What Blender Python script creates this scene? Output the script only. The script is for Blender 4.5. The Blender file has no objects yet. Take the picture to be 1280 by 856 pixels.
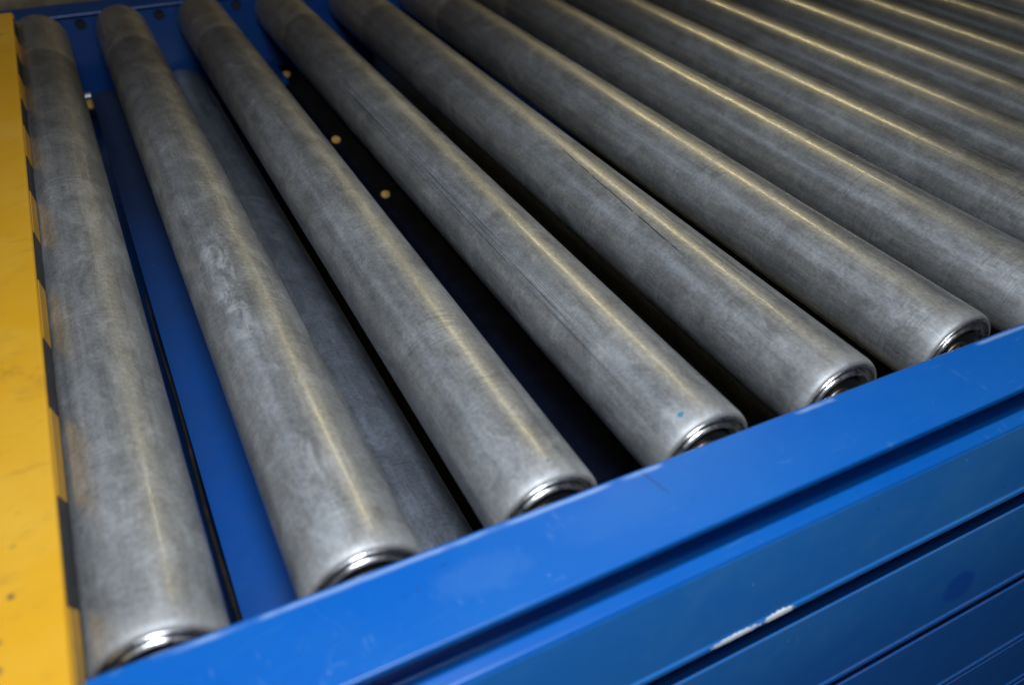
import bpy, bmesh, math, random
from mathutils import Vector, Matrix
random.seed(7)
scene = bpy.context.scene
col = scene.collection
PI = math.pi

# ------------------------------------------------------------------ helpers
def link(o, parent=None):
    col.objects.link(o)
    if parent: o.parent = parent
    return o
def tag(o, label=None, cat=None, group=None, kind=None):
    for k, v in (('label', label), ('category', cat), ('group', group), ('kind', kind)):
        if v: o[k] = v
    return o
def empty(name, loc=(0, 0, 0)):
    o = bpy.data.objects.new(name, None); o.location = loc; o.empty_display_size = .02
    return link(o)
def finish(name, bm, mat, parent=None, smooth=True, angle=35):
    me = bpy.data.meshes.new(name)
    bmesh.ops.recalc_face_normals(bm, faces=bm.faces)
    if smooth:
        for f in bm.faces: f.smooth = True
        for e in bm.edges:
            if len(e.link_faces) == 2 and e.calc_face_angle(0) > math.radians(angle): e.smooth = False
    bm.to_mesh(me); bm.free()
    me.materials.append(mat)
    return link(bpy.data.objects.new(name, me), parent)

def lathe(bm, prof, n=96, axis_y=True, closed=False):
    """prof: list of (radius, y) -> surface of revolution about Y, with u = angle, v = y stored in a UV map"""
    uvl = bm.loops.layers.uv.verify()
    rings = []
    for r, y in prof:
        if r < 1e-6: rings.append([bm.verts.new((0, y, 0))])
        else: rings.append([bm.verts.new((r * math.sin(2 * PI * k / n), y, r * math.cos(2 * PI * k / n))) for k in range(n)])
    for a in range(len(rings) - 1):
        A, B = rings[a], rings[a + 1]
        for k in range(n):
            k2 = (k + 1) % n
            if len(A) == 1 and len(B) == 1: continue
            if len(A) == 1: vs = [A[0], B[k2], B[k]]; us = [(k + .5, 0), (k + 1, 1), (k, 1)]
            elif len(B) == 1: vs = [A[k], A[k2], B[0]]; us = [(k, 0), (k + 1, 0), (k + .5, 1)]
            else: vs = [A[k], A[k2], B[k2], B[k]]; us = [(k, 0), (k + 1, 0), (k + 1, 1), (k, 1)]
            f = bm.faces.new(vs)
            for lp, (u, w) in zip(f.loops, us):
                uu = u / n - .5      # top of the roller (k=0) -> +-.5 seam is at the bottom after the shift below
                lp[uvl].uv = (u / n, prof[a][1] if w == 0 else prof[a + 1][1])
    return bm

def fillet(pts, radii, seg=7):
    out = [Vector(pts[0])]
    for i in range(1, len(pts) - 1):
        P, A, B = Vector(pts[i]), Vector(pts[i - 1]), Vector(pts[i + 1])
        r = radii[i] if i < len(radii) else 0
        if r <= 0: out.append(P); continue
        a, b = (A - P).normalized(), (B - P).normalized()
        ang = a.angle(b); t = min(r / math.tan(ang / 2), (A - P).length * .48, (B - P).length * .48)
        r = t * math.tan(ang / 2)
        c = P + (a + b).normalized() * (r / math.sin(ang / 2))
        s, e = P + a * t - c, P + b * t - c
        for k in range(seg + 1):
            u = k / seg; th = s.angle(e)
            v = s * (math.sin((1 - u) * th) / math.sin(th)) + e * (math.sin(u * th) / math.sin(th))
            out.append(c + v)
    out.append(Vector(pts[-1]))
    return out

def sheet(name, pts, radii, x0, x1, thick, mat, parent=None, nx=1, slope=None, sag=0.0):
    """a folded sheet: (y,z) outline swept along X, given thickness to its left side. slope(x,y,z)->dy"""
    line = fillet([(a, b) for a, b in pts], radii)
    n = len(line); off = []
    for i in range(n):
        d = (line[min(i + 1, n - 1)] - line[max(i - 1, 0)]).normalized()
        nrm = Vector((-d.y, d.x))
        off.append(line[i] + nrm * thick)
    loop = line + off[::-1]
    bm = bmesh.new(); cols = []
    for k in range(nx + 1):
        x = x0 + (x1 - x0) * k / nx
        cols.append([bm.verts.new((x, p.x + (slope(x, p.x, p.y) if slope else 0), p.y)) for p in loop])
    m = len(loop)
    for k in range(nx):
        for j in range(m):
            j2 = (j + 1) % m
            bm.faces.new([cols[k][j], cols[k][j2], cols[k + 1][j2], cols[k + 1][j]])
    bm.faces.new(cols[0]); bm.faces.new(cols[-1][::-1])
    o = finish(name, bm, mat, parent, True, 28)
    w = o.modifiers.new('weighted', 'WEIGHTED_NORMAL'); w.keep_sharp = True
    return o

def box(bm, x0, x1, y0, y1, z0, z1):
    v = [bm.verts.new((x, y, z)) for x in (x0, x1) for y in (y0, y1) for z in (z0, z1)]
    for f in ((0, 1, 3, 2), (4, 6, 7, 5), (0, 4, 5, 1), (2, 3, 7, 6), (0, 2, 6, 4), (1, 5, 7, 3)):
        bm.faces.new([v[i] for i in f])
    return bm
def bevel(bm, w=.001, seg=3):
    bmesh.ops.bevel(bm, geom=list(bm.edges), offset=w, segments=seg, profile=.5, affect='EDGES', clamp_overlap=True)
    return bm

# ------------------------------------------------------------------ node helper
class N:
    def __init__(s, name):
        s.m = bpy.data.materials.new(name); s.m.use_nodes = True
        s.t = s.m.node_tree; s.t.nodes.clear()
        s.out = s.t.nodes.new('ShaderNodeOutputMaterial')
        s.b = s.t.nodes.new('ShaderNodeBsdfPrincipled'); s.t.links.new(s.b.outputs[0], s.out.inputs[0])
    def new(s, t, **k):
        n = s.t.nodes.new(t)
        for a, b in k.items(): setattr(n, a, b)
        return n
    def put(s, sock, v):
        if isinstance(v, bpy.types.NodeSocket): s.t.links.new(v, sock)
        elif v is not None:
            if sock.type == 'RGBA' and len(v) == 3: v = (*v, 1)
            sock.default_value = v
    def math(s, op, a, b=None, c=None, clamp=False):
        n = s.new('ShaderNodeMath', operation=op, use_clamp=clamp)
        for i, v in enumerate((a, b, c)): s.put(n.inputs[i], v) if v is not None else None
        return n.outputs[0]
    def coord(s, which='Object'): return s.new('ShaderNodeTexCoord').outputs[which]
    def geopos(s): return s.new('ShaderNodeNewGeometry').outputs['Position']
    def mapping(s, v, scale=(1, 1, 1), loc=(0, 0, 0)):
        n = s.new('ShaderNodeMapping'); s.put(n.inputs[0], v); s.put(n.inputs['Location'], loc); s.put(n.inputs['Scale'], scale)
        return n.outputs[0]
    def noise(s, v, scale=5, detail=4, rough=.55, dist=0):
        n = s.new('ShaderNodeTexNoise'); s.put(n.inputs['Vector'], v)
        for k, x in (('Scale', scale), ('Detail', detail), ('Roughness', rough), ('Distortion', dist)): s.put(n.inputs[k], x)
        return n.outputs[0]
    def voro(s, v, scale=5, feature='F1', rand=1):
        n = s.new('ShaderNodeTexVoronoi', feature=feature); s.put(n.inputs['Vector'], v); s.put(n.inputs['Scale'], scale); s.put(n.inputs['Randomness'], rand)
        return n.outputs['Distance']
    def ramp(s, f, stops):
        n = s.new('ShaderNodeValToRGB'); s.put(n.inputs[0], f); e = n.color_ramp.elements
        while len(e) < len(stops): e.new(.5)
        for i, (p, c) in enumerate(stops):
            e[i].position = p; e[i].color = (c, c, c, 1) if isinstance(c, (int, float)) else (*c, 1)
        return n.outputs[0]
    def step(s, f, a, b):          # 0 below a, 1 above b (a may be > b)
        n = s.new('ShaderNodeMapRange', interpolation_type='SMOOTHSTEP', clamp=True)
        s.put(n.inputs[0], f); s.put(n.inputs[1], min(a, b)); s.put(n.inputs[2], max(a, b))
        s.put(n.inputs[3], 0. if a < b else 1.); s.put(n.inputs[4], 1. if a < b else 0.)
        return n.outputs[0]
    def mix(s, f, a, b, mode='MIX'):
        n = s.new('ShaderNodeMix', data_type='RGBA', blend_type=mode); s.put(n.inputs[0], f); s.put(n.inputs[6], a); s.put(n.inputs[7], b)
        return n.outputs[2]
    def sep(s, v):
        n = s.new('ShaderNodeSeparateXYZ'); s.put(n.inputs[0], v); return n.outputs
    def comb(s, x, y, z):
        n = s.new('ShaderNodeCombineXYZ'); s.put(n.inputs[0], x); s.put(n.inputs[1], y); s.put(n.inputs[2], z); return n.outputs[0]
    def bump(s, h, strength=.3, dist=.001, normal=None):
        n = s.new('ShaderNodeBump'); s.put(n.inputs['Height'], h); s.put(n.inputs['Strength'], strength); s.put(n.inputs['Distance'], dist)
        if normal: s.put(n.inputs['Normal'], normal)
        return n.outputs[0]
    def set(s, **k):
        for a, v in k.items(): s.put(s.b.inputs[a.replace('_', ' ')], v)
        return s.m

# ------------------------------------------------------------------ materials
def roller_mat(seed, tint=1.0, lines=(), marks=(), smear=None, dark=0.0, cyan=(), rough_add=0.0, name='galvanised_steel', ends=True, sheen=.5, bloom=.55):
    """zinc-plated roller tube. UV: u = turn around the tube (0 = top), v = distance along it in metres"""
    n = N(name)
    uv = n.sep(n.coord('UV')); u, v = uv[0], uv[1]
    ob = n.mapping(n.coord('Object'), loc=(seed * 3.17, seed * 1.31, seed * 2.3))
    us = n.math('PINGPONG', u, .5)
    # blotchy zinc bloom at three scales
    big = n.noise(n.mapping(ob, (1, .42, 1)), 14, 4, .6, .6)
    mid = n.noise(n.mapping(ob, (1, .6, 1)), 52, 6, .66, .8)
    fine = n.noise(ob, 330, 3, .6)
    grain = n.noise(n.mapping(ob, (1, .35, 1)), 900, 2, .6)
    # scuffing around the tube: short fine rings
    ring = n.noise(n.mapping(ob, (60, 1100, 60)), 1, 3, .7)
    ringm = n.step(n.noise(ob, 22, 3, .6), .5, .68)
    # long streaks along the tube
    streak = n.noise(n.mapping(ob, (210, 5.5, 210)), 1, 4, .65)
    c = n.ramp(big, [(.28, (.39, .397, .41)), (.5, (.44, .45, .468)), (.72, (.50, .51, .53))])
    c = n.mix(.75, c, n.ramp(mid, [(.3, (.38, .38, .39)), (.5, (.5, .5, .5)), (.70, (.66, .67, .69))]), 'OVERLAY')
    pale = n.noise(n.mapping(ob, (150, 9, 150), (2, 2, 2)), 1, 5, .7)
    c = n.mix(n.math('MULTIPLY', n.step(pale, .54, .68), .38), c, (.66, .66, .68))
    c = n.mix(n.math('MULTIPLY', n.step(pale, .42, .30), .35), c, (.2, .195, .19))
    c = n.mix(.42, c, n.ramp(fine, [(.3, .34), (.7, .68)]), 'OVERLAY')
    c = n.mix(.35, c, n.ramp(grain, [(.3, .3), (.7, .7)]), 'OVERLAY')
    c = n.mix(.5, c, n.ramp(streak, [(.3, .34), (.7, .63)]), 'OVERLAY')
    ringc = n.noise(n.mapping(ob, (26, 620, 26)), 1, 4, .7)
    c = n.mix(n.math('MULTIPLY', ringm, .75), c, n.ramp(ringc, [(.35, .36), (.65, .66)]), 'OVERLAY')
    # hairline scuffs at random angles
    for q, (sx_, sy_, lo) in enumerate(((.9, .35, (1, 2, 3)), (.35, 1.1, (5, 1, 2)))):
        wv_ = n.noise(n.mapping(ob, (sx_, sy_, sx_), lo), 32, 2, .5, .9)
        hl = n.math('MULTIPLY', n.step(n.math('ABSOLUTE', n.math('SUBTRACT', wv_, .5)), .0045, .001), n.step(n.noise(n.mapping(ob, loc=lo), 48, 3), .54, .62))
        c = n.mix(n.math('MULTIPLY', hl, .35), c, (.68, .69, .71) if q == 0 else (.2, .2, .21))
    # tiny bright specks and pits
    sp = n.step(n.voro(ob, 520), .22, .1); spm = n.step(n.noise(ob, 60, 3), .46, .6)
    c = n.mix(n.math('MULTIPLY', n.math('MULTIPLY', sp, spm), .95), c, (.72, .73, .75))
    pit = n.math('MULTIPLY', n.step(n.voro(n.mapping(ob, loc=(3, 5, 1)), 170), .1, .05), n.step(n.noise(n.mapping(ob, loc=(9, 1, 1)), 35, 2), .55, .66))
    c = n.mix(n.math('MULTIPLY', pit, .45), c, (.07, .07, .075))
    # chalky white bloom patches
    bl = n.math('MULTIPLY', n.step(n.noise(n.mapping(ob, (1, .45, 1)), 30, 7, .72, 1.6), .55, .68), n.step(n.noise(ob, 7, 2), .44, .62))
    c = n.mix(n.math('MULTIPLY', bl, bloom), c, (.62, .63, .66))
    rough = n.ramp(mid, [(.3, .40 + rough_add), (.7, .54 + rough_add)])
    rough = n.math('ADD', rough, n.math('MULTIPLY', bl, .12))
    if smear:                       # (u, v, du, dv) a chalky smear
        su, sv, du, dv = smear
        uu = n.math('SUBTRACT', n.math('ADD', u, .5 - su), .5)
        d = n.math('ADD', n.math('POWER', n.math('ABSOLUTE', n.math('DIVIDE', uu, du)), 2), n.math('POWER', n.math('ABSOLUTE', n.math('DIVIDE', n.math('SUBTRACT', v, sv), dv)), 2))
        e = n.math('MULTIPLY', n.step(d, 1.0, .1), n.step(n.noise(n.mapping(ob, (1, .5, 1)), 75, 8, .8, 1.3), .46, .62))
        c = n.mix(n.math('MULTIPLY', e, .62), c, (.80, .82, .87))
        rough = n.math('ADD', rough, n.math('MULTIPLY', e, .15))
    if ends:                        # far-end dimming painted in as darker brown, with a wear edge where loads stop
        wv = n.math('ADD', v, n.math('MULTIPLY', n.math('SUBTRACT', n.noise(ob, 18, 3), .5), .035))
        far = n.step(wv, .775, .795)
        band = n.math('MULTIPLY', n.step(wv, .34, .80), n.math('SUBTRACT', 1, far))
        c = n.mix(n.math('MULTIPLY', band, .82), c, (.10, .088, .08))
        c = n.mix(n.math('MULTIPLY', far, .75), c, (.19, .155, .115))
        near = n.step(n.math('ADD', v, n.math('MULTIPLY', mid, .01)), .024, .010)
        rough = n.math('ADD', rough, n.math('MULTIPLY', near, .16)); endz = near
        rim = n.step(v, .0026, .0012)
        c = n.mix(n.math('MULTIPLY', rim, .45), c, (.16, .12, .09))
        c = n.mix(n.math('MULTIPLY', near, .3), c, (.46, .44, .42))
    for (u0, v0, u1, v1, w, a) in lines:            # single scratches: from (u0,v0) to (u1,v1)
        t = n.math('DIVIDE', n.math('SUBTRACT', v, v0), v1 - v0)
        wob = n.math('MULTIPLY', n.math('SUBTRACT', n.noise(n.comb(0, v, seed), 14, 3), .5), .020)
        cu = n.math('ADD', n.math('ADD', n.math('MULTIPLY', t, u1 - u0), u0), wob)
        m = n.step(n.math('ABSOLUTE', n.math('SUBTRACT', u, cu)), w, w * .3)
        m = n.math('MULTIPLY', m, n.math('MULTIPLY', n.step(t, 0, .08), n.step(t, 1, .9)))
        m = n.math('MULTIPLY', m, n.step(n.noise(n.comb(0, v, seed + 2), 90, 3), .3, .5))
        c = n.mix(n.math('MULTIPLY', m, a), c, (.035, .033, .035))
    for (uc, v0, v1, w, a) in marks:                # bundles of long parallel scratches
        m = n.step(n.math('ABSOLUTE', n.math('SUBTRACT', n.math('ADD', u, n.math('MULTIPLY', v, .03)), uc)), w, w * .6)
        m = n.math('MULTIPLY', m, n.math('MULTIPLY', n.step(v, v0, v0 + .1), n.step(v, v1, v1 - .1)))
        l = n.noise(n.comb(n.math('MULTIPLY', n.math('ADD', u, n.math('MULTIPLY', v, .03)), 260), n.math('MULTIPLY', v, 5), seed), 1, 4, .7)
        m = n.math('MULTIPLY', m, n.step(l, .5, .6))
        c = n.mix(n.math('MULTIPLY', m, a), c, (.06, .057, .06))
    for (cu, cv, rr) in cyan:                       # specks of blue frame paint
        du = n.math('MULTIPLY', n.math('SUBTRACT', u, cu), .188); dv = n.math('SUBTRACT', v, cv)
        d = n.math('SQRT', n.math('ADD', n.math('MULTIPLY', du, du), n.math('MULTIPLY', dv, dv)))
        d = n.math('ADD', d, n.math('MULTIPLY', n.math('SUBTRACT', fine, .5), rr * 1.4))
        c = n.mix(n.math('MULTIPLY', n.step(d, rr, rr * .5), .8), c, (.03, .27, .48))
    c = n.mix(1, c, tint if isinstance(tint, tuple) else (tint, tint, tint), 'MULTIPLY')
    h = n.math('ADD', n.math('MULTIPLY', n.math('MULTIPLY', ring, ringm), .5), n.math('ADD', n.math('MULTIPLY', fine, .45), n.math('MULTIPLY', mid, .25)))
    shn = n.math('MULTIPLY', sheen, n.math('SUBTRACT', 1, n.math('MULTIPLY', endz, .8))) if ends else sheen
    n.set(Base_Color=c, Metallic=.76, Roughness=rough, Specular_IOR_Level=.5,
          Coat_Weight=n.math('MULTIPLY', n.ramp(n.noise(n.mapping(ob, (1, .35, 1), (8, 1, 1)), 24, 5, .7), [(.36, .35), (.62, 1.0)]), shn), Coat_Roughness=n.ramp(mid, [(.3, .12), (.7, .20)]), Coat_IOR=1.6, Coat_Tint=(1, .98, .94))
    bn = n.bump(h, .28, .0006)
    n.set(Normal=bn, Coat_Normal=n.bump(n.math('ADD', n.math('MULTIPLY', ring, .5), n.math('MULTIPLY', fine, .4)), .15, .0004))
    return n.m

def chrome_mat(name, c=(.62, .61, .6), r=.16):
    n = N(name); ob = n.geopos()
    k = n.noise(ob, 160, 4, .6); s = n.noise(n.mapping(ob, loc=(1, 2, 3)), 420, 3, .6)
    cc = n.mix(n.step(k, .56, .72), c, (.22, .17, .13))
    cc = n.mix(n.math('MULTIPLY', n.step(s, .6, .7), .4), cc, (.1, .08, .07))
    return n.set(Base_Color=cc, Metallic=1., Roughness=n.ramp(k, [(.3, r), (.75, r + .25)]), Normal=n.bump(s, .12, .0004))

def blue_mat(name, kind):
    """blue enamel on folded steel. kind: 'flange', 'panel', 'far', 'inner'"""
    n = N(name); g = n.geopos(); x, y, z = n.sep(g)
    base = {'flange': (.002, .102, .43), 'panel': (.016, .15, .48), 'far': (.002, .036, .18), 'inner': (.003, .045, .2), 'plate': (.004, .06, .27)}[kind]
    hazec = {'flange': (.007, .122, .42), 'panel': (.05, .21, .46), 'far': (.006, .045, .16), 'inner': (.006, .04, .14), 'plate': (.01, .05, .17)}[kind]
    big = n.noise(n.mapping(g, (.5, 1, 1)), 11, 4, .55, .4); mid = n.noise(g, 60, 5, .6); fine = n.noise(g, 900, 2, .5)
    c = n.mix(n.math('MULTIPLY', n.step(big, .4, .75), .6), base, hazec)
    c = n.mix(n.math('MULTIPLY', n.step(mid, .5, .8), .25), c, hazec)
    # orange dust in small spots
    dirt = n.math('MULTIPLY', n.step(n.voro(n.mapping(g, loc=(2, 1, 4)), 75), .09, .03), n.step(n.noise(g, 26, 2), .52, .6))
    c = n.mix(n.math('MULTIPLY', dirt, .6), c, (.02, .03, .06))
    lt = n.math('MULTIPLY', n.step(n.voro(n.mapping(g, loc=(7, 3, 4)), 60), .045, .02), n.step(n.noise(g, 15, 2), .5, .6))
    c = n.mix(n.math('MULTIPLY', lt, .6), c, (.3, .42, .62))
    # wandering hairline scratches
    w = n.noise(n.mapping(g, (1, 1, 1), (.3, .8, .1)), 9, 3, .6, 1.2)
    hair = n.math('MULTIPLY', n.step(n.math('ABSOLUTE', n.math('SUBTRACT', w, .52)), .0022, .0006), n.step(n.noise(g, 21, 2), .55, .62))
    c = n.mix(n.math('MULTIPLY', hair, .12), c, (.16, .3, .55))
    if kind == 'panel': c = n.mix(n.step(z, -.06, -.16), c, (.012, .11, .40))  # lower panels painted darker, standing in for the reflected haze fading downwards
    rough = n.ramp(mid, [(.3, .3), (.7, .42)])
    def blob(cx, cy, cz, rx, ry, rz, wob=.35, sc=150, edge=.85):
        d = None
        for a, b, r in ((x, cx, rx), (y, cy, ry), (z, cz, rz)):
            if r is None: continue
            q = n.math('POWER', n.math('ABSOLUTE', n.math('DIVIDE', n.math('SUBTRACT', a, b), r)), 2)
            d = q if d is None else n.math('ADD', d, q)
        d = n.math('ADD', d, n.math('MULTIPLY', n.math('SUBTRACT', n.noise(g, sc, 4, .7), .5), wob * 4))
        return n.step(d, 1., edge)
    if kind == 'plate': c = n.mix(n.math('MULTIPLY', n.step(n.math('ADD', y, n.math('MULTIPLY', big, .2)), .2, .75), .8), c, (.018, .024, .04))  # dimming towards the plate's far end painted in as dark blue-grey
    if kind == 'flange':
        # rubbed haze, scuffs and scrapes along the top
        hz = blob(.212, -.026, None, .045, .016, None, .5, 40, 0.1)
        c = n.mix(n.math('MULTIPLY', hz, .06), c, (.09, .26, .5))
        hz = blob(.14, -.03, None, .03, .012, None, .5, 60, 0.1)
        c = n.mix(n.math('MULTIPLY', hz, .12), c, (.12, .26, .5))
        ms = n.noise(n.mapping(g, (90, 420, 90), (1, 2, 3)), 1, 5, .75)
        c = n.mix(n.math('MULTIPLY', n.math('MULTIPLY', n.step(ms, .58, .66), n.step(n.noise(g, 24, 3), .45, .6)), .35), c, (.006, .05, .25))
        ms = n.noise(n.mapping(g, (300, 60, 90), (4, 2, 3)), 1, 5, .75)
        c = n.mix(n.math('MULTIPLY', n.math('MULTIPLY', n.step(ms, .60, .68), n.step(n.noise(g, 19, 3), .5, .62)), .22), c, (.2, .36, .62))
        # a scraped cut across the inner edge
        t = n.math('ABSOLUTE', n.math('SUBTRACT', x, n.math('ADD', .2345, n.math('MULTIPLY', y, -.25))))
        t = n.math('MULTIPLY', n.step(t, .0009, .0003), n.step(y, -.03, -.026))
        c = n.mix(n.math('MULTIPLY', t, .75), c, (.02, .05, .16))
        sc = n.noise(n.mapping(g, (40, 260, 40)), 1, 4, .7)
        c = n.mix(n.math('MULTIPLY', n.math('MULTIPLY', n.step(sc, .6, .7), n.step(big, .46, .6)), .12), c, (.2, .4, .65))
        # grime and bare metal along the folded inner edge
        yy = n.math('ADD', n.math('ADD', y, n.math('MULTIPLY', n.math('SUBTRACT', x, .36), .0130)), n.math('MULTIPLY', n.math('SUBTRACT', mid, .5), .0016))
        gr = n.step(yy, -.0104, -.0092)
        c = n.mix(n.math('MULTIPLY', gr, .8), c, (.06, .045, .04))
        bright = n.math('MULTIPLY', n.math('MULTIPLY', n.step(yy, -.0150, -.0128), n.step(yy, -.0110, -.0122)), n.step(n.noise(n.mapping(g, (1, 1, 1)), 17, 3), .46, .56))
        c = n.mix(n.math('MULTIPLY', bright, .5), c, (.35, .5, .75))
        grz = n.math('MULTIPLY', n.step(z, .018, .023), n.step(n.noise(g, 90, 4), .4, .6))
        rough = n.ramp(big, [(.3, .26), (.7, .4)])
    if kind == 'panel':
        # the chipped edge of the first panel, down to the white primer, and the fresher patch of blue below
        chip = blob(.2660, None, -.0546, .0170, None, .0014, .6, 330, .93)
        chip2 = blob(.2945, None, -.0548, .0105, None, .0021, .55, 380, .93)
        chip = n.math('MAXIMUM', chip, chip2)
        c = n.mix(chip, c, (.74, .76, .78))
        rough = n.mix(chip, rough, (.7, .7, .7))
        fresh = blob(.452, None, -.118, .017, None, .0135, .25, 60, .35)
        c = n.mix(n.math('MULTIPLY', fresh, .6), c, (.004, .06, .38))
        edge_n = n.step(n.noise(g, 240, 4, .7), .42, .6)
        for ze in (-.0765, -.1525, -.217, -.2675, -.137, -.2095):
            e = n.math('MULTIPLY', n.step(n.math('ABSOLUTE', n.math('SUBTRACT', z, ze)), .0016, .0004), edge_n)
            c = n.mix(n.math('MULTIPLY', e, .35), c, (.12, .09, .08))
        for ze, a in ((-.0560, .8), (-.1395, .5)):
            e = n.math('MULTIPLY', n.step(n.math('ABSOLUTE', n.math('SUBTRACT', z, ze)), .0022, .0008), n.step(n.noise(n.mapping(g, loc=(3, 3, 3)), 330, 3, .7), .6, .68))
            e = n.math('MULTIPLY', e, n.step(x, .34, .42))
            c = n.mix(n.math('MULTIPLY', e, a), c, (.01, .015, .03))
        rough = n.math('ADD', rough, .03)
    n.set(Base_Color=c, Roughness=rough, Specular_IOR_Level=.5, Coat_Weight=.05, Coat_Roughness=.25,
          Normal=n.bump(n.math('ADD', n.math('MULTIPLY', fine, .25), n.math('ADD', mid, n.math('MULTIPLY', n.noise(g, 16, 2), 3.5))), .10, .0008))
    return n.m

def yellow_mat(tape=False):
    n = N('yellow_enamel' if not tape else 'hazard_tape'); g = n.geopos(); x, y, z = n.sep(g)
    big = n.noise(g, 12, 4, .55, .5); mid = n.noise(g, 70, 5, .65)
    c = n.mix(n.step(big, .35, .75), (.68, .345, .012), (.72, .40, .04))
    c = n.mix(n.math('MULTIPLY', n.step(mid, .5, .75), .35), c, (.52, .27, .015))
    rub = n.math('MULTIPLY', n.step(n.noise(n.mapping(g, (20, 60, 20)), 1, 4, .7), .56, .7), n.step(big, .4, .55))
    c = n.mix(n.math('MULTIPLY', rub, .3), c, (.3, .15, .03))
    if tape:
        f = n.math('FRACT', n.math('ADD', n.math('DIVIDE', n.math('ADD', n.math('SUBTRACT', y, .0205), n.math('MULTIPLY', n.math('SUBTRACT', z, .0384), .65)), .1325), n.math('MULTIPLY', n.math('SUBTRACT', mid, .5), .01)))
        blk = n.step(f, .5, .495)
        c = n.mix(blk, c, (.018, .018, .02))
    else:
        dirt = n.math('MULTIPLY', n.step(n.voro(g, 40), .12, .05), n.step(n.noise(n.mapping(g, loc=(4, 4, 4)), 20, 2), .5, .62))
        c = n.mix(n.math('MULTIPLY', dirt, .6), c, (.09, .055, .03))
        for cx, cy, r in ((-.0402, .0335, .0022), (-.0455, .0130, .0020), (-.0505, .022, .003), (-.0462, .0000, .0030), (-.0530, .0030, .0045)):
            d = n.math('SQRT', n.math('ADD', n.math('POWER', n.math('SUBTRACT', x, cx), 2), n.math('POWER', n.math('SUBTRACT', y, cy), 2)))
            d = n.math('ADD', d, n.math('MULTIPLY', n.math('SUBTRACT', mid, .5), r * 1.6))
            c = n.mix(n.math('MULTIPLY', n.step(d, r, r * .4), .75), c, (.07, .05, .05))
        d = n.math('MULTIPLY', n.step(n.math('ABSOLUTE', n.math('SUBTRACT', y, n.math('ADD', .168, n.math('MULTIPLY', x, -.6)))), .016, .0), n.step(n.noise(g, 50, 5, .7), .42, .7))
        c = n.mix(n.math('MULTIPLY', d, .5), c, (.25, .12, .03))
    return n.set(Base_Color=c, Roughness=n.ramp(mid, [(.3, .36), (.7, .5)]), Normal=n.bump(n.math('ADD', mid, n.noise(g, 800, 2)), .12, .0006))

def plain(name, c, r=.5, metal=0., c2=None, sc=60, spec=.5):
    n = N(name); g = n.geopos(); k = n.noise(g, sc, 5, .6)
    cc = n.mix(n.step(k, .35, .7), c, c2 or tuple(v * .6 for v in c))
    return n.set(Base_Color=cc, Roughness=n.ramp(k, [(.3, r), (.7, min(1, r + .12))]), Metallic=metal, Normal=n.bump(k, .15, .0008), Specular_IOR_Level=spec)

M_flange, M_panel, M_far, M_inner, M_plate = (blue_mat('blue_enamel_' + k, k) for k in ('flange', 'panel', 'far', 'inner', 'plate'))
M_yel, M_tape = yellow_mat(), yellow_mat(True)
M_chrome = chrome_mat('bright_bearing_steel', (.86, .85, .83), .2)
M_seal = plain('dark_seal', (.02, .02, .022), .4)
M_axle = chrome_mat('axle_steel', (.22, .17, .13), .4)
M_rubber = plain('black_rubber', (.008, .008, .008), .75, c2=(.03, .02, .016), spec=.2)
M_brass = plain('brass', (.75, .46, .14), .5, .0, c2=(.55, .32, .09), sc=200)
M_zinc = chrome_mat('zinc_washer', (.7, .7, .72), .25)
M_floor = plain('dark_floor', (.035, .03, .026), .7, c2=(.02, .018, .016), sc=3)
M_beige = plain('beige_beam', (.20, .15, .09), .6)
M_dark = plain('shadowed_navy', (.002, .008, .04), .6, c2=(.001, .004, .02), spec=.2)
M_black = plain('black_interior', (.006, .006, .009), .7)

# ------------------------------------------------------------------ rollers
R_, L_ = .0306, .9208
XS = [0.0038, 0.0956, 0.1925, 0.2907, 0.3890, 0.4892, 0.5889, 0.6867, 0.7834, 0.8786, 0.9755, 1.0728] + [1.0728 + .0971 * k for k in range(1, 7)]
def tube_bm(r=R_, L=L_):
    bm = bmesh.new(); e = .0062
    prof = [(r * .925 - .0008, .012), (r * .925 - .0008, .0016)]
    prof += [(r * .925 - .0004 + .0004 * math.sin(a), .0012 - .0004 * math.cos(a) + .0) for a in (0, .8, 1.5)]
    rc = r - r * .925
    for k in range(1, 11):                      # the spun-over end
        a = PI / 2 * k / 10
        prof.append((r - rc * (1 - math.sin(a)), e * (1 - math.cos(a)) + .0009))
    ys = [.02] + [L * k / 24 for k in range(1, 24)]
    prof += [(r, y) for y in ys]
    for k in range(10, 0, -1):
        a = PI / 2 * k / 10
        prof.append((r - rc * (1 - math.sin(a)), L - e * (1 - math.cos(a)) - .0009))
    prof += [(r * .925 - .0008, L - .0005), (r * .925 - .0008, L - .012)]
    return lathe(bm, prof, 128)
def bearing_bm(r, s=1):
    # dished chromed cup with two raised lips
    P = [(.0268, .0075), (.0268, .0022), (.0266, .0010), (.0261, .0002), (.0254, .0002), (.0246, .0012), (.0238, .0030), (.0233, .0042), (.0229, .0044),
         (.0226, .0036), (.0222, .0018), (.0215, .0004), (.0205, -.0002), (.0196, .0004), (.0188, .0018), (.0181, .0034), (.0174, .0048), (.0166, .0050)]
    k = r / .030
    return lathe(bmesh.new(), [(a * k, b) for a, b in P], 96)
def seal_bm(r):
    k = r / .030
    return lathe(bmesh.new(), [(.0176 * k, .0040), (.0168 * k, .0026), (.0150 * k, .0020), (.0120 * k, .0024), (.0095 * k, .0026)], 64)
def inner_ring_bm(r):
    k = r / .030
    return lathe(bmesh.new(), [(.0096 * k, .0060), (.0096 * k, .0030), (.0092 * k, .0020), (.0072 * k, .0018), (.0069 * k, .0030)], 48)
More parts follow.
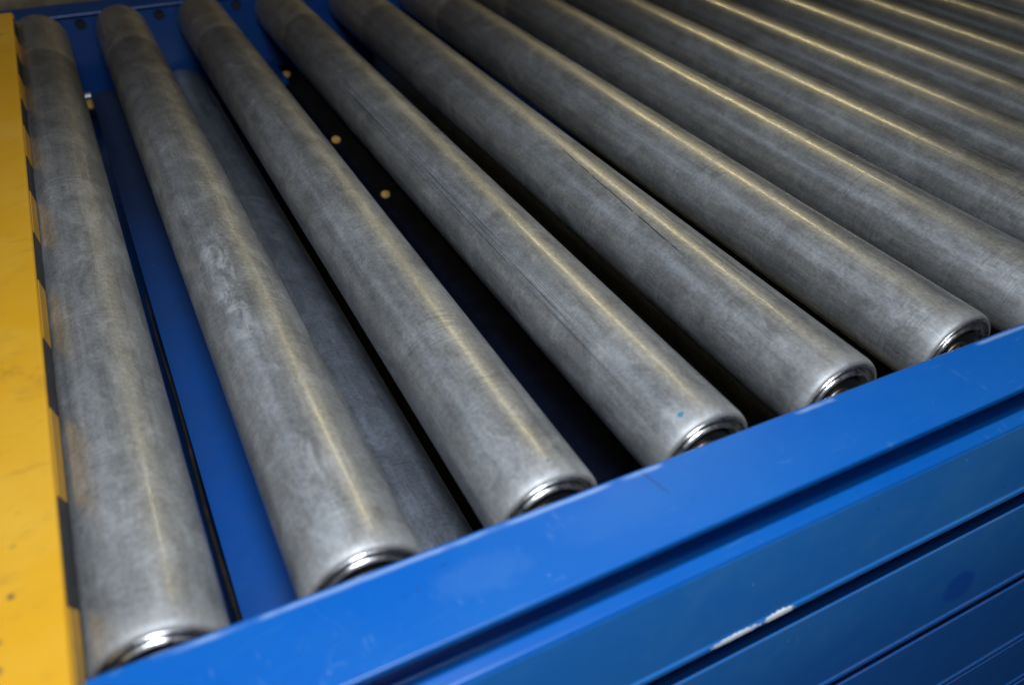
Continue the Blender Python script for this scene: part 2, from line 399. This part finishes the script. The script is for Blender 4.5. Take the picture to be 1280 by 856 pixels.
def axle_bm(L):
    bm = bmesh.new(); n = 6; vs = []
    for y in (-.0105, L + .0095):
        vs.append([bm.verts.new((.0066 * math.cos(PI / 3 * k + .3), y, .0066 * math.sin(PI / 3 * k + .3))) for k in range(n)])
    for k in range(n): bm.faces.new([vs[0][k], vs[0][(k + 1) % n], vs[1][(k + 1) % n], vs[1][k]])
    bm.faces.new(vs[0]); bm.faces.new(vs[1][::-1])
    return bm

def make_roller(x, z=0, y=0, r=R_, L=L_, mat=None):
    root = empty('conveyor_roller', (x, y, z))
    finish('tube', tube_bm(r, L), mat, root, True, 50)
    b = finish('bearing', bearing_bm(r), M_chrome, root, True, 60)
    finish('seal', seal_bm(r), M_seal, b); finish('inner_ring', inner_ring_bm(r), M_axle, b, True, 40)
    b2 = b.copy(); link(b2, root); b2.location = (0, L, 0); b2.rotation_euler = (0, 0, PI)
    for c in list(b.children):
        c2 = c.copy(); link(c2, b2)
    finish('axle', axle_bm(L), M_axle, root, False)
    return root
def copy_roller(src, x, z, mat, y=0):
    r = src.copy(); col.objects.link(r); r.location = (x, y, z)
    for ch in list(src.children):
        c = ch.copy(); col.objects.link(c); c.parent = r
        if ch.name.startswith('tube'):
            c.material_slots[0].link = 'OBJECT'; c.material_slots[0].material = mat
        for g in list(ch.children):
            d = g.copy(); col.objects.link(d); d.parent = c
    return r

# u: 0 is the top of the tube, growing towards +X (right in the photograph); .9 is up on the left
spec = {
 0: dict(tint=.94, rough_add=.05, sheen=.3),
 1: dict(smear=(.955, .245, .07, .10), tint=1.03),
 2: dict(tint=1.0, cyan=((.02, .012, .0012),)),
 3: dict(tint=.98, marks=((.885, .03, .62, .035, .75),), cyan=((.93, .012, .0026),)),
 4: dict(tint=.98, lines=((.965, .33, .925, .135, .0034, .85), (.02, .36, .03, .24, .002, .4)), marks=((.03, .02, .55, .03, .5),)),
 5: dict(tint=1.0, sheen=.6, cyan=((.04, .12, .0009),)),
 6: dict(tint=.93, sheen=.75), 7: dict(tint=.86, sheen=.8, marks=((.93, .05, .4, .03, .4),)), 8: dict(tint=.76, sheen=.9), 9: dict(tint=.66, sheen=.95), 10: dict(tint=.56, sheen=.8)}  # tints drop along the row: light falloff painted into the steel colour
labels = [
 'grey roller at the far left, partly under the yellow guard',
 'grey roller with a chalky white smear, second from the yellow guard',
 'grey roller just right of the bluish lower roller, third from the yellow guard',
 'grey roller with long dark parallel scratches down its left side, fourth from the guard',
 'grey roller with one thin black scratch curving across its middle, fifth from the guard',
 'speckled roller whose end ring is the rightmost one visible beside the blue frame',
 'seventh roller from the yellow guard, meeting the blue frame at the right edge',
 'eighth grey steel roller counted from the yellow guard',
 'ninth steel roller from the guard, thin pale line below its yellow streak',
 'tenth steel roller from the guard, with a sharp yellow streak',
 'eleventh steel roller from the guard, dim with a thin yellow streak',
 'twelfth steel roller from the guard, very dark with a faint streak']
ords = ['thirteenth', 'fourteenth', 'fifteenth', 'sixteenth', 'seventeenth', 'eighteenth']
GR = 'steel conveyor rollers laid side by side'
first = None
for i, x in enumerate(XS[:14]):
    sp_ = dict(spec.get(i, dict(tint=.42, sheen=.5))); sp_['bloom'] = (.45, .55, .55, .22, .25, .3, .2, .2, .2)[i] if i < 9 else .3  # remaining rollers get the darkest tint, falloff painted in
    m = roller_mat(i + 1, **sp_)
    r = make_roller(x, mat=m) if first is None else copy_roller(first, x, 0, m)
    if first is None: first = r
    for ch in r.children: ch.rotation_euler.y += 0
    lab = labels[i] if i < 12 else ords[i - 12] + ' steel roller from the guard, dark in the top right corner'
    tag(r, lab, 'conveyor roller', GR)
# rollers one level down
for k, (x, lab) in enumerate(((.1505, 'dark bluish lower roller seen between the second and third rollers'),
               (.4435, 'dark brown lower roller barely seen between the fourth and fifth rollers'))):
    m = roller_mat(40 + k, tint=(.56, .61, .70) if k == 0 else (.95, .78, .42), ends=False, rough_add=.02, sheen=.4, name='dull_lower_steel', cyan=((.10, .045, .0022), (.085, .032, .0018)) if k == 0 else ())  # brown tint of the second one paints in an olive reflection
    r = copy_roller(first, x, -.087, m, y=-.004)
    r.name = 'return_roller'
    tag(r, lab, 'return roller', 'rollers of the lower level')

# ------------------------------------------------------------------ near side frame
X0, X1 = -.42, 1.75
frame = empty('side_frame', (0, -.03, 0))
frame.location = (0, 0, 0)
tag(frame, 'blue near side frame of stepped folded steel with a white paint chip', 'side frame')
def inner_slope(x, y, z):        # the inner edge of the flange runs slightly out of parallel
    k = min(1, max(0, (y + .050) / .040))
    return k * (-.0130 * (x - .36) + 0)
sheet('top_flange', [(-.0090, -.020), (-.0092, .0240), (-.0537, .0240), (-.0539, .0200), (-.0440, .0196), (-.0360, .0190), (-.0360, -.0220), (-.0508, -.0220), (-.0508, -.0010), (-.0592, -.0024), (-.0605, -.0100)],
      [0, .0026, .0012, .0005, .0010, .001, .002, .002, .0016, .0026, 0], X0, X1, .0020, M_flange, frame, 40, inner_slope)
pan = [((-.0598, -.0042), (-.0699, -.0527)), ((-.0715, -.0754), (-.0838, -.137)), ((-.0855, -.1516), (-.0971, -.2096)), ((-.0990, -.2165), (-.1077, -.2595)), ((-.1100, -.2670), (-.118, -.335))]
for i, (a, b) in enumerate(pan):
    d = (Vector(b) - Vector(a)).normalized()
    q = Vector(b) + d * .0012                      # small crease, then the rounded lip turns under
    pts = [a, a, b, (b[0] - .0012, b[1] - .0010), (b[0] - .0018, b[1] - .0040), (b[0] + .0010, b[1] - .0066), (b[0] + .009, b[1] - .0062)]
    rad = [0, 0, .0008, .0008, .0016, .0016, 0]
    pts, rad = pts[1:], rad[1:]; rad[0] = 0
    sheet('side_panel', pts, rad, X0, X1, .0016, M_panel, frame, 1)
bm = bmesh.new()
a_ = [(-.0520, -.030), (-.1040, -.262), (-.1130, -.340), (-.1100, -.340), (-.1000, -.262), (-.0480, -.030)]
A_ = [bm.verts.new((X0, *q)) for q in a_]; B_ = [bm.verts.new((X1, *q)) for q in a_]
for j in range(6): bm.faces.new([A_[j], A_[(j + 1) % 6], B_[(j + 1) % 6], B_[j]])
finish('backing_plate', bm, M_inner, frame, False)
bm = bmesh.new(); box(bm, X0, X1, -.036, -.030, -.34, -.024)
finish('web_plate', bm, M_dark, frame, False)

# ------------------------------------------------------------------ far side frame with round holes
farf = empty('side_frame', (0, .93, 0))
tag(farf, 'blue far side frame behind the roller ends with round black holes', 'side frame')
bm = bmesh.new()
xs0, xs1, hz, hr = X0, X1, -.002 + .0105, .0066
holes = [x + .0478 for x in ([-.0938] + XS)]
HZ = .009
# inner face built as strips around real round holes
def face_with_holes(bm, y, x0, x1, z0, z1, cs, r):
    n = 24; xs = [x0] + [(a + b) / 2 for a, b in zip(cs[:-1], cs[1:])] + [x1]
    zt, zb = HZ + .010, HZ - .010
    for i, c in enumerate(cs):
        a, b = xs[i], xs[i + 1]
        ring = [bm.verts.new((c + r * math.cos(2 * PI * k / n), y, HZ + r * math.sin(2 * PI * k / n))) for k in range(n)]
        back = [bm.verts.new((v.co.x, y + .003, v.co.z)) for v in ring]
        sq = []
        for k in range(n):
            t = 2 * PI * k / n; dx, dz = math.cos(t), math.sin(t); s = .010 / max(abs(dx), abs(dz))
            sq.append(bm.verts.new((c + dx * s, y, HZ + dz * s)))
        for k in range(n):
            k2 = (k + 1) % n
            bm.faces.new([ring[k], ring[k2], sq[k2], sq[k]]); bm.faces.new([ring[k], ring[k2], back[k2], back[k]])
        def quad(p, q, r_, s_): bm.faces.new([bm.verts.new((p, y, r_)), bm.verts.new((q, y, r_)), bm.verts.new((q, y, s_)), bm.verts.new((p, y, s_))])
        quad(a, c - .010, zb, zt); quad(c + .010, b, zb, zt); quad(a, b, z0, zb); quad(a, b, zt, z1)
face_with_holes(bm, 0, X0, X1, -.30, .0172, holes, hr)
bmesh.ops.remove_doubles(bm, verts=bm.verts, dist=1e-5)
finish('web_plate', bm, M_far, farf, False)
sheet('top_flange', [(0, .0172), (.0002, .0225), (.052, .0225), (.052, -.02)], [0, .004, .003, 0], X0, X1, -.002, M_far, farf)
bm = bmesh.new(); box(bm, X0, X1, .006, .009, -.30, .0172); finish('back_plate', bm, M_black, farf, False)

# ------------------------------------------------------------------ yellow guard with hazard tape
g = empty('edge_guard', (-.06, .4, .04)); g.location = (-.0032, 0, 0.0012); g.rotation_euler = (0, 0, -.0072)
tag(g, 'yellow steel edge guard at the left with black and yellow hazard tape', 'edge guard')
def sweep_y(name, pts, rad, y0, y1, thick, mat, ny=1):
    line = fillet(pts, rad); nn = len(line); off = []
    for i in range(nn):
        d = (line[min(i + 1, nn - 1)] - line[max(i - 1, 0)]).normalized(); off.append(line[i] + Vector((-d.y, d.x)) * thick)
    loop = line + off[::-1]; bm = bmesh.new()
    A = [bm.verts.new((p.x, y0, p.y)) for p in loop]; B = [bm.verts.new((p.x, y1, p.y)) for p in loop]; m = len(loop)
    for j in range(m): bm.faces.new([A[j], A[(j + 1) % m], B[(j + 1) % m], B[j]])
    bm.faces.new(A); bm.faces.new(B[::-1])
    o = finish(name, bm, mat, g, True, 28); w = o.modifiers.new('weighted', 'WEIGHTED_NORMAL'); w.keep_sharp = True
    return o
sweep_y('guard_plate', [(-.24, -.05), (-.24, .040), (-.0180, .040), (-.0178, .0225)], [0, .003, .0022, 0], -.30, .893, -.0025, M_yel)
bm = bmesh.new(); box(bm, -.01775, -.01735, -.30, .893, .0222, .0372); finish('hazard_tape', bm, M_tape, g, False)

# ------------------------------------------------------------------ things seen through the gaps
t = empty('cover_plate', (.08, .42, -.05)); t.location = (0, 0, 0)
tag(t, 'smooth blue cover plate lying below the gap between the first and second rollers', 'cover plate')
bm = bmesh.new(); box(bm, .0390, .112, -.028, .86, -.056, -.052); bevel(bm, .0006, 2); finish('plate', bm, M_plate, t)
bm = bmesh.new(); box(bm, .0425, .0445, -.028, .86, -.110, -.0565); finish('side_lip', bm, M_inner, t, False)
def tube_along(name, pts, r0, mat, parent=None, n=12):
    bm = bmesh.new(); prev = None
    for i, p in enumerate(pts):
        p = Vector(p); r = r0 * (1 - .55 * i / len(pts)); d = (Vector(pts[min(i + 1, len(pts) - 1)]) - Vector(pts[max(i - 1, 0)])).normalized()
        s = d.cross(Vector((0, 0, 1))).normalized(); u = s.cross(d)
        rg = [bm.verts.new(p + s * r * math.cos(2 * PI * k / n) + u * r * math.sin(2 * PI * k / n)) for k in range(n)]
        if prev:
            for k in range(n): bm.faces.new([prev[k], prev[(k + 1) % n], rg[(k + 1) % n], rg[k]])
        prev = rg
    return finish(name, bm, mat, parent)
o = tube_along('rubber_cable', [(.0368 + .0007 * math.sin(k * .9), -.028 + .03 * k, -.0535 + .0006 * math.sin(k * 1.7)) for k in range(15)], .0016, M_rubber)
tag(o, 'thin black rubber cable running along the left edge of the blue cover plate', 'cable')
bm = bmesh.new(); box(bm, -.12, .040, -.028, .92, -.128, -.120)
o = finish('base_tray', bm, M_inner, None, False); tag(o, 'dark blue tray deep below the first roller', 'tray')

def bolt(loc, label, base=True, s=1.0, tilt=0, mat=None):
    b = empty('brass_bolt', loc); tag(b, label, 'bolt', 'brass bolts in the gaps'); b.rotation_euler = (math.radians(25), 0, 0)
    bm = bmesh.new(); prof = [(.0, .0032), (.0040, .0031), (.0052, .0028), (.0058, .0020), (.0060, .0012), (.0060, 0)]
    uvl = lathe(bm, [(a * s, b_ * s) for a, b_ in prof], 24)
    bmesh.ops.rotate(bm, verts=bm.verts, matrix=Matrix.Rotation(PI / 2, 3, 'X')); finish('bolt_head', bm, M_brass, b)
    bm = lathe(bmesh.new(), [(.0040 * s, .0005), (.0078 * s, .0004), (.0080 * s, -.0010), (.004 * s, -.0012)], 24)
    bmesh.ops.rotate(bm, verts=bm.verts, matrix=Matrix.Rotation(PI / 2, 3, 'X')); finish('washer', bm, mat or M_rubber, b)
    return b
be = empty('inner_beam', (.29, .45, -.08)); be.location = (0, 0, 0)
tag(be, 'dark inner beam carrying brass bolts, between the third and fourth rollers', 'beam')
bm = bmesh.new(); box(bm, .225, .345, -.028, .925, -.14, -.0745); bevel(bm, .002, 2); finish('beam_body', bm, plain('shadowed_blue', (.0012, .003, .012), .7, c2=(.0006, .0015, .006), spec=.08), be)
bm = bmesh.new(); box(bm, .238, .274, .845, .925, -.074, -.066); bevel(bm, .001, 2); finish('bracket', bm, M_far, be)
bolt((.2785, .872, -.0700), 'brightest brass bolt head, furthest back in the dark gap between two rollers', s=.86)
bolt((.2762, .650, -.0730), 'brass bolt head in the middle of the three in the dark gap', s=.86)
bolt((.2810, .500, -.0730), 'dim brass bolt head nearest the camera in the dark gap', s=.8)
bolt((.0350, .880, -.0720), 'small brass bolt half hidden behind the first roller near the blue far frame', s=1.15)
bm = bmesh.new(); box(bm, -.0055, .0055, -.0015, .0015, -.003, .003); bevel(bm, .0008, 2)
o = finish('steel_clip', bm, M_zinc); o.location = (.034, .893, -.064); o.rotation_euler = (math.radians(-40), 0, 0)
tag(o, 'small shiny steel clip catching the light beside the first roller at the far frame', 'clip')

# dark pan under the conveyor, floor, and the beam behind
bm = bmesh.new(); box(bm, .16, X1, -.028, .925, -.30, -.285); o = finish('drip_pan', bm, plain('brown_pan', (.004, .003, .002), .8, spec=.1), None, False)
tag(o, 'dark brown pan in the shadow underneath the rollers', 'pan')
bm = bmesh.new(); s = 6
vs = [bm.verts.new(v) for v in ((-s, -s, -.9), (s, -s, -.9), (s, s, -.9), (-s, s, -.9))]; bm.faces.new(vs)
tag(finish('floor', bm, M_floor, None, False), kind='structure')
bm = bmesh.new(); box(bm, -.5, .095, 1.015, 1.035, .010, .030); bevel(bm, .002, 2)
o = finish('wooden_batten', bm, M_beige); tag(o, 'brownish batten running behind the far blue frame in the top left corner', 'batten')
bm = bmesh.new(); box(bm, -.5, 1.9, 1.06, 1.10, -.5, .045)
o = finish('dark_casing', bm, plain('dark_casing', (.018, .013, .012), .6), None, False); tag(o, 'dark out of focus casing behind the conveyor', 'casing')

# ------------------------------------------------------------------ light
def area(name, loc, target, sx, sy, power, color, spread=None):
    l = bpy.data.lights.new(name, 'AREA'); l.shape = 'RECTANGLE'; l.size = sx; l.size_y = sy; l.energy = power; l.color = color
    if spread: l.spread = spread
    o = bpy.data.objects.new(name, l); o.location = loc
    d = Vector(target) - Vector(loc); o.rotation_euler = d.to_track_quat('-Z', 'Y').to_euler()
    return link(o)
# fluorescent tube over the conveyor (gives the yellow streaks): long side parallel to the rollers
tb = bpy.data.lights.new('ceiling_tube', 'AREA'); tb.shape = 'RECTANGLE'; tb.size = .042; tb.size_y = 1.35; tb.energy = 7.5; tb.color = (1, .83, .43)
to = link(bpy.data.objects.new('ceiling_tube', tb)); to.location = (1.45, 1.92, 1.53)
to.rotation_euler = (0, math.radians(40), math.radians(-3))
# camera flash bounced softly from above the photographer
area('overhead_lamp', (.08, -.235, .64), (.20, -.01, 0), .22, .22, 7.3, (.84, .92, 1.0))
t2 = bpy.data.lights.new('second_tube', 'AREA'); t2.shape = 'RECTANGLE'; t2.size = .5; t2.size_y = 1.5; t2.energy = 2.3; t2.color = (.74, .86, 1.0)
t2o = link(bpy.data.objects.new('second_tube', t2)); t2o.location = (-1.0, 1.75, 1.6); t2o.rotation_euler = (0, math.radians(-38), 0)

w = bpy.data.worlds.new('World'); scene.world = w; w.use_nodes = True
nt = w.node_tree; bg = nt.nodes['Background']
tc = nt.nodes.new('ShaderNodeTexCoord'); sp = nt.nodes.new('ShaderNodeSeparateXYZ'); rp = nt.nodes.new('ShaderNodeValToRGB')
nt.links.new(tc.outputs['Generated'], sp.inputs[0]); nt.links.new(sp.outputs[2], rp.inputs[0]); nt.links.new(rp.outputs[0], bg.inputs[0])
e = rp.color_ramp.elements; e[0].position = .0; e[0].color = (.10, .085, .075, 1); e[1].position = .9; e[1].color = (.5, .52, .58, 1)
m_ = e.new(.35); m_.color = (.16, .13, .11, 1)
bg.inputs[1].default_value = .085

# ------------------------------------------------------------------ camera
cam = bpy.data.cameras.new('camera'); co = link(bpy.data.objects.new('camera', cam)); scene.camera = co
co.location = (0.04604, -0.23708, 0.32922); co.rotation_euler = (0.91107, -0.00827, -0.4723)
cam.sensor_width = 36; cam.lens = 1.0371 * 1000 / 1280 * 36; cam.clip_start = .01; cam.clip_end = 60
cam.dof.use_dof = True; cam.dof.focus_distance = .60; cam.dof.aperture_fstop = 5.0
scene.render.resolution_x = 1024; scene.render.resolution_y = 684
scene.render.engine = 'CYCLES'
scene.view_settings.view_transform = 'Standard'; scene.view_settings.look = 'None'; scene.view_settings.exposure = 0
